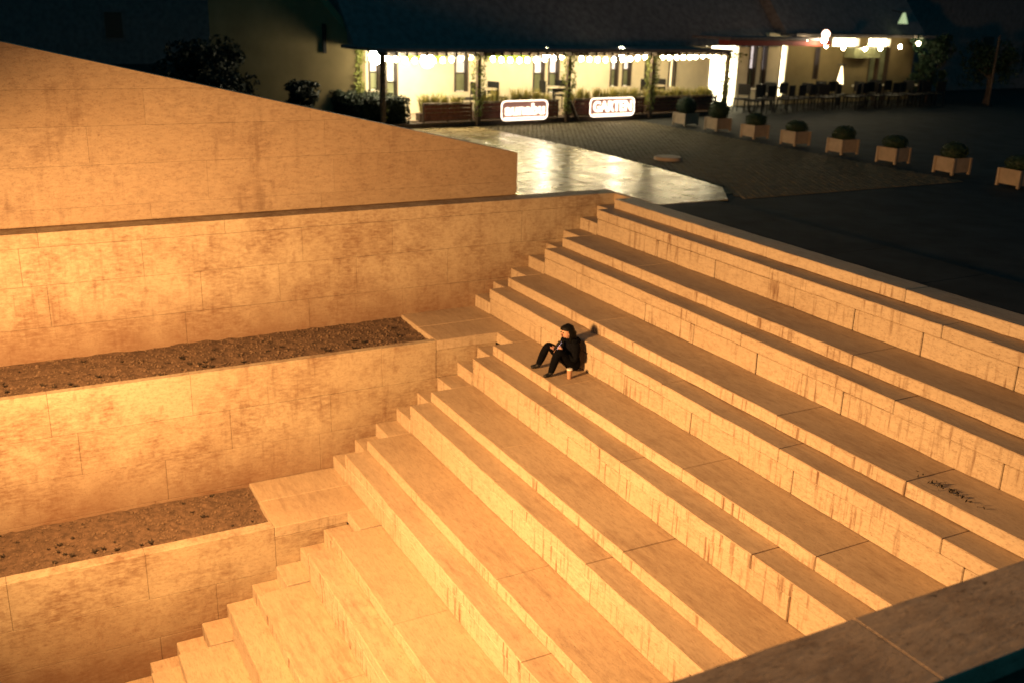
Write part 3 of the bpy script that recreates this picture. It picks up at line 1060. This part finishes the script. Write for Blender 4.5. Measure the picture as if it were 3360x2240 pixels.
def make_table():
    c = empty('terrace_table')
    bm = bmesh.new()
    bmesh.ops.create_cone(bm, cap_ends=True, segments=24, radius1=.36, radius2=.36, depth=.035)
    obj('table_top', bm_mesh('table_top', bm), M['table'], c, (0, 0, .73))
    bm = bmesh.new(); bm_tube(bm, [(0, 0, .72), (0, 0, .04)], .03, 8)
    obj('column', bm_mesh('column', bm), M['metal'], c)
    bm = bmesh.new()
    bmesh.ops.create_cone(bm, cap_ends=True, segments=20, radius1=.24, radius2=.20, depth=.03)
    obj('foot', bm_mesh('foot', bm), M['metal'], c, (0, 0, .016))
    return c


def copy_tree(o, parent=None):
    c = o.copy()
    col.objects.link(c)
    c.parent = parent
    for ch in o.children: copy_tree(ch, c)
    return c


ch0, tb0 = make_chair(), make_table()
first = [True, True]


def place(kind, s, d, rz):
    src = (ch0, tb0)[kind]
    o = src if first[kind] else copy_tree(src)
    first[kind] = False
    o.location = cp(s, d, .02)
    o.rotation_euler = (0, 0, CR + rz)
    return o


TS = [(13.3, -.5), (14.9, -.9), (16.3, -.4), (17.7, -1.0), (19.3, -.5), (20.8, -.9), (22.3, -.5)]
TLB = ['round pale terrace table nearest the bright doorway', 'round pale terrace table second from the bright doorway', 'round pale terrace table third from the bright doorway', 'round pale terrace table before the patio heater',
       'round pale terrace table just past the patio heater', 'round pale terrace table before the grey awning', 'round pale terrace table by the dark green tree']
for k, (s, d) in enumerate(TS):
    o = place(1, s, d, 0)
    tag(o, TLB[k], 'table', 'tables on the open terrace')
    for a in (200, 270, 335):
        r_ = .62
        o = place(0, s + r_ * math.cos(R(a)) + rnd.uniform(-.05, .05), d + .05 - r_ * math.sin(R(a)) , R(a + 90 + rnd.uniform(-12, 12)))
        tag(o, 'dark terrace chair drawn up to a round table on the open terrace', 'chair', 'dark chairs on the open terrace')
for k in range(15):
    o = place(0, 12.6 + k * .72 + rnd.uniform(-.12, .12), .28 + rnd.uniform(-.12, .15), R(180 + rnd.uniform(-25, 25)))
    tag(o, 'dark chair in the outer row along the edge of the open terrace', 'chair', 'outer row of dark chairs on the open terrace')
for k, (s, d) in enumerate(((3.0, -1.4), (5.6, -1.5), (9.6, -1.3))):
    o = place(1, s, d, 0)
    o.location.z = .16
    tag(o, ['round pale table behind the round-lettered sign on the covered terrace', 'round pale table behind the braced post on the covered terrace', 'round pale table in the last bay of the covered terrace'][k], 'table', 'tables on the covered terrace')
    for a in (20, 170):
        o = place(0, s + .6 * math.cos(R(a)), d - .6 * math.sin(R(a)), R(a + 90))
        o.location.z = .16
        tag(o, 'dark chair at a table on the covered terrace', 'chair', 'dark chairs on the covered terrace')

# ------------------------------------------------------------------ hedge, house, trees
hd = empty('clipped_hedge', (-13.2, .0, 0))
tag(hd, 'long dark clipped hedge between the parapet and the cafe terrace', 'hedge')
rnd = random.Random(90)
bm = bmesh.new()
bm_box(bm, -3.9, 2.6, -.62, .50, 0, .76)
bmesh.ops.subdivide_edges(bm, edges=bm.edges[:], cuts=8, use_grid_fill=True)
for v in bm.verts: v.co += noise.noise_vector(v.co * 2.2) * .05
obj('inner_twigs', bm_mesh('inner_twigs', bm), M['hedge'], hd)
pts = []
for _ in range(9000):
    x, y, z = rnd.uniform(-4.0, 2.72), rnd.uniform(-.72, .60), rnd.uniform(0, .84)
    f = rnd.randrange(4)
    if f == 0: z = .80 + rnd.gauss(0, .03)
    elif f == 1: x = 2.68 + rnd.gauss(0, .03)
    else: y = -.68 + rnd.gauss(0, .04)
    z += .05 * noise.noise(Vector((x * 1.2, y * 1.2, 3)))
    pts.append((x, y, z))
leaves('foliage', pts, .045, M['hedge'], hd, rnd=rnd)

rnd = random.Random(17)


def tree(label, loc, h, rad, n, cat='tree', name='leafy_tree', zs=1.0, base=.25):
    t_ = empty(name, loc)
    tag(t_, label, cat)
    bm = bmesh.new()
    bm_tube(bm, [(0, 0, 0), (.04, .03, h * .3), (-.03, 0, h * .6), (0, .02, h * .85)], [rad * .10, rad * .08, rad * .05, rad * .02], 8)
    for k in range(5):
        a = rnd.uniform(0, 6.28)
        z = h * rnd.uniform(.3, .6)
        bm_tube(bm, [(0, 0, z), (math.cos(a) * rad * .4, math.sin(a) * rad * .4, z + h * .15), (math.cos(a) * rad * .7, math.sin(a) * rad * .7, z + h * .25)], [rad * .04, rad * .025, rad * .01], 5)
    obj('trunk', bm_mesh('trunk', bm), M['bark'], t_)
    pts = []
    NC = 44
    for c in range(NC):
        a = rnd.uniform(0, 6.28)
        q = rad * rnd.uniform(.2, .8)
        cz = h * (base + (1 - base) * rnd.random() ** .8)
        cr = rad * rnd.uniform(.16, .36)
        for p in ball_points(n // NC, cr, rnd, .8):
            pts.append((p[0] + math.cos(a) * q, p[1] + math.sin(a) * q, p[2] + cz))
    leaves('crown', pts, .075, M['tree'] if cat == 'tree' else M['dark_leaf'], t_, rnd=rnd)


tree('dark green leafy tree at the far end of the terrace', cp(24.0, -.9), 2.5, .9, 3200)
tree('bushy dark shrub tree behind the far terrace chairs', cp(26.3, .3), 2.3, 1.2, 2600)
tree('tall dense dark bush hiding the end of the ochre gable wall', cp(-4.9, -3.0), 1.9, 1.7, 9000, 'bush', 'tall_bush', base=.08)
tree('small round dark bush before the ochre gable wall', cp(-2.75, -1.6), 1.15, .5, 1800, 'bush', 'round_bush')
tree('broad dark bush behind the parapet wall', (-11.8, -4.4, 0), 1.25, 1.3, 2600, 'bush', 'broad_bush')

# tall houses closing the square far behind
for nm, lb, loc, sx, sy, h in (('dark_house', 'unlit dark house block behind the far trees', cp(36, -9), 22, 8, 9), ('dark_house', 'unlit dark house block behind the parapet wall', cp(-30, -34), 100, 8, 16), ('dark_house', 'unlit dark house block beyond the planter row', cp(60, 14), 26, 10, 10)):
    d_ = empty(nm, loc, CR)
    tag(d_, lb, 'building')
    obj('wall', box_me('wall', sx, sy, h), M['roof'], d_)
    bm = bmesh.new()
    v1 = [bm.verts.new((-sx / 2 - .4, q, z)) for q, z in ((-sy / 2 - .5, h - .1), (0, h + 3.5), (sy / 2 + .5, h - .1))]
    v2 = [bm.verts.new((sx / 2 + .4, q, z)) for q, z in ((-sy / 2 - .5, h - .1), (0, h + 3.5), (sy / 2 + .5, h - .1))]
    bm.faces.new(v1); bm.faces.new(v2)
    for k in range(3): bm.faces.new((v1[k], v1[(k + 1) % 3], v2[(k + 1) % 3], v2[k]))
    obj('roof', bm_mesh('roof', bm), M['roof'], d_)
    for k in range(6):
        for fl in range(2):
            w_ = obj('window', box_me('window', 1.0, .06, 1.4), M['roof'], d_, (-sx / 2 + 2 + k * (sx - 4) / 5, -sy / 2 - .03, 1.2 + fl * 3.4))
            obj('pane', box_me('pane', .84, .02, 1.24), M['frame'], w_, (0, -.04, .08))
# thin lamp-less pole at the far end
p = empty('slim_pole', cp(25.4, 1.0))
tag(p, 'slim dull pole standing at the far dark end of the terrace', 'pole')
bm = bmesh.new(); bm_tube(bm, [(0, 0, 0), (0, 0, 2.7)], [.05, .035], 8)
obj('shaft', bm_mesh('shaft', bm), M['timber'], p)
obj('foot_plate', box_me('foot_plate', .24, .24, .03), M['metal'], p)

# ------------------------------------------------------------------ the sodium floodlight that lights the steps
MH = .9 - ZF
fl = empty('floodlight_mast', (6.3, -11.3, ZF))
tag(fl, 'tall mast with an orange sodium floodlight facing the stone steps', 'floodlight')
bm = bmesh.new(); bm_tube(bm, [(0, 0, 0), (0, 0, MH - .25)], [.12, .07], 10)
obj('mast', bm_mesh('mast', bm), M['metal'], fl)
bm = bmesh.new()
bm_box(bm, -.32, .32, -.18, .10, -.22, .22)
o = obj('housing', bm_mesh('housing', bm), M['metal'], fl, (0, 0, MH))
ld_ = bpy.data.lights.new('sodium_light', 'SPOT')
ld_.energy = 8900
ld_.color = (1.0, .495, .17)
ld_.shadow_soft_size = .5
ld_.spot_size = R(130)
ld_.spot_blend = 1.0
lo = bpy.data.objects.new('sodium_light', ld_)
col.objects.link(lo)
lo.parent = fl
lo.location = (0, .25, MH)
lo.scale = (3.6, 1, 1)
src = Vector(fl.location) + Vector(lo.location)
dirv = (Vector((4.6, -6.2, -2.3)) - src).normalized()
lo.rotation_euler = dirv.to_track_quat('-Z', 'Y').to_euler()


# ------------------------------------------------------------------ person sitting on the steps
def skin_body(name, joints, edges_, root=0, sub=2):
    """joints: list of (x, y, z, rx, ry)"""
    me = bpy.data.meshes.new(name)
    me.from_pydata([j[:3] for j in joints], edges_, [])
    o = bpy.data.objects.new(name, me)
    col.objects.link(o)
    md = o.modifiers.new('skin', 'SKIN')
    md.use_smooth_shade = True
    if not me.skin_vertices: raise RuntimeError('no skin layer')
    sv = me.skin_vertices[0].data
    for k, j in enumerate(joints):
        sv[k].radius = (j[3], j[4] if len(j) > 4 else j[3])
        sv[k].use_root = (k == root)
    sb = o.modifiers.new('sub', 'SUBSURF')
    sb.levels = sb.render_levels = sub
    bpy.context.view_layer.update()
    dg = bpy.context.evaluated_depsgraph_get()
    me2 = bpy.data.meshes.new_from_object(o.evaluated_get(dg))
    bpy.data.objects.remove(o)
    me2.polygons.foreach_set('use_smooth', [True] * len(me2.polygons))
    return me2


PO = Vector((3.57, -2.605, L2))
pe = empty('person', PO)
tag(pe, 'person in black hoodie and trousers sitting hunched over a phone on the steps', 'person')
# local: x = person's left, -y = forward
J, E_ = [], []


def jt(x, f, z, r, r_=None, par_=None):
    J.append((x, -f, z, r, r_ or r))
    if par_ is not None: E_.append((par_, len(J) - 1))
    return len(J) - 1


pel = jt(0, .0, .115, .135, .115)
sp1 = jt(0, .015, .24, .125, .10, pel)
sp2 = jt(0, .045, .37, .145, .105, sp1)
nk0 = jt(0, .075, .46, .075, .07, sp2)
nk = jt(0, .10, .505, .048, .05, nk0)
hd0 = jt(0, .125, .545, .068, .07, nk)
hd1 = jt(0, .135, .60, .078, .09, hd0)
hd2 = jt(0, .125, .655, .06, .066, hd1)
for sd in (1, -1):
    hp = jt(.095 * sd, .03, .105, .10, .095, pel)
    if sd > 0:
        kn = jt(.125, .34, .375, .078, .078, hp); an = jt(.135, .445, .085, .052, .052, kn); hl = jt(.135, .47, .04, .042, .035, an); to = jt(.14, .575, .028, .036, .026, hl)
    else:
        kn = jt(-.17, .345, .385, .078, .078, hp); an = jt(-.25, .43, .085, .052, .052, kn); hl = jt(-.26, .455, .04, .042, .035, an); to = jt(-.29, .555, .028, .036, .026, hl)
    sh = jt(.155 * sd, .065, .425, .075, .075, sp2)
    el = jt(.205 * sd, .085, .205, .058, .058, sh)
    wr = jt(.06 * sd + .02, .235, .355, .028, .028, el)
    pm = jt(.035 * sd + .02, .262, .385, .026, .020, wr)
    for q, (ln, off) in enumerate(((.030, -.020), (.034, -.008), (.032, .005), (.026, .016))):
        f1 = jt(.030 * sd + .02, .285, .395 + off, .009, .009, pm)
        jt(.012 * sd + .02, .292 + ln * .3, .398 + off, .008, .008, f1)
    t1 = jt(.018 * sd + .02, .250, .408, .010, .010, pm)
    jt(.008 * sd + .02, .272, .425, .008, .008, t1)
bme = skin_body('body', J, E_)
bme.materials.clear()
for q in ('cloth', 'trousers', 'skin', 'shoe'): bme.materials.append(M[q])
mi = []
for p in bme.polygons:
    c = p.center
    f = -c.y
    if c.z > .525 or (f > .243 and .34 < c.z < .46 and abs(c.x) < .1): mi.append(2)
    elif c.z < .075 and f > .40: mi.append(3)
    elif f > .16 and not (c.z > .18 and f < .27 and abs(c.x) < .2 and c.z > .3): mi.append(1)
    else: mi.append(0)
bme.polygons.foreach_set('material_index', mi)
obj('body', bme, None, pe)
# hair: cap with fringe, falling down the back
bm = bmesh.new()
bmesh.ops.create_uvsphere(bm, u_segments=24, v_segments=16, radius=1)
dele = []
for v in bm.verts:
    x, y, z = v.co
    v.co = Vector((x * .098, -.118 + y * .112, .622 + z * .098))
    if -y > .45 and z < .18: dele.append(v)
    elif z < -.15:
        k = (-z - .15) / .85
        v.co.z -= .24 * k
        v.co.y += .055 * k + (.03 if y > 0 else 0)
        v.co.x *= 1 + .10 * k
    v.co += noise.noise_vector(Vector(v.co) * 22) * .010
bmesh.ops.delete(bm, geom=dele, context='VERTS')
bmesh.ops.solidify(bm, geom=bm.faces[:], thickness=.012)
obj('hair', bm_mesh('hair', bm, True), M['hair'], pe)
# face features
bm = bmesh.new()
bmesh.ops.create_cone(bm, cap_ends=True, segments=8, radius1=.016, radius2=.004, depth=.045)
bmesh.ops.rotate(bm, verts=bm.verts, matrix=Matrix.Rotation(R(62), 3, 'X'))
obj('nose', bm_mesh('nose', bm, True), M['skin'], pe, (0, -.222, .578))
for sx in (-1, 1):
    bm = bmesh.new(); bmesh.ops.create_uvsphere(bm, u_segments=8, v_segments=6, radius=.010)
    obj('eye', bm_mesh('eye', bm, True), M['hair'], pe, (sx * .03, -.208, .603))
    bm = bmesh.new(); bmesh.ops.create_uvsphere(bm, u_segments=8, v_segments=6, radius=.018)
    o = obj('ear', bm_mesh('ear', bm, True), M['skin'], pe, (sx * .079, -.13, .585)); o.scale = (.5, .8, 1.3)
bm = bmesh.new(); bmesh.ops.create_uvsphere(bm, u_segments=10, v_segments=6, radius=.02)
o = obj('mouth', bm_mesh('mouth', bm, True), plain('lips', (.32, .12, .10), .5, .1), pe, (0, -.205, .545)); o.scale = (1, .4, .3)
# hood lying on the shoulders
bm = bmesh.new()
bm_tube(bm, [(.11, -.10, .49), (.12, -.03, .475), (.06, .035, .465), (0, .05, .46), (-.06, .035, .465), (-.12, -.03, .475), (-.11, -.10, .49)], [.025, .038, .045, .048, .045, .038, .025], 8)
obj('hood', bm_mesh('hood', bm, True), M['cloth'], pe)

ph = empty('smartphone', PO + Vector((.02, -.305, .405)))
tag(ph, 'dark smartphone with glowing screen held in both hands', 'phone')
ph.rotation_euler = (R(-38), 0, 0)
obj('case', box_me('case', .072, .009, .148, .003), M['metal'], ph, (0, 0, -.05))
obj('screen', box_me('screen', .064, .002, .136), M['screen'], ph, (0, .0058, -.044))
cu = empty('paper_cup', Vector((3.87, -2.84, L2)))
tag(cu, 'tall tan paper cup standing on the step beside the sitting person', 'cup')
bm = bmesh.new(); bm_tube(bm, [(0, 0, .002), (0, 0, .135)], [.030, .041], 16)
obj('cup_wall', bm_mesh('cup_wall', bm), M['cup'], cu)
bm = bmesh.new(); bm_tube(bm, [(0, 0, .134), (0, 0, .142), (0, 0, .153)], [.043, .043, .036], 16)
obj('lid', bm_mesh('lid', bm), M['white'], cu)

# dry dark leaves blown into a corner of a tread
rnd = random.Random(4)
pts = [(rnd.gauss(0, .17), rnd.gauss(0, .035) , .012 + rnd.uniform(0, .012)) for _ in range(55)]
tag(leaves('fallen_leaves', pts, .020, M['tuft'], None, (9.56, -1.90, tier(4)[1]), rnd), 'small drift of dark fallen leaves on a tread', 'leaves', kind='stuff')
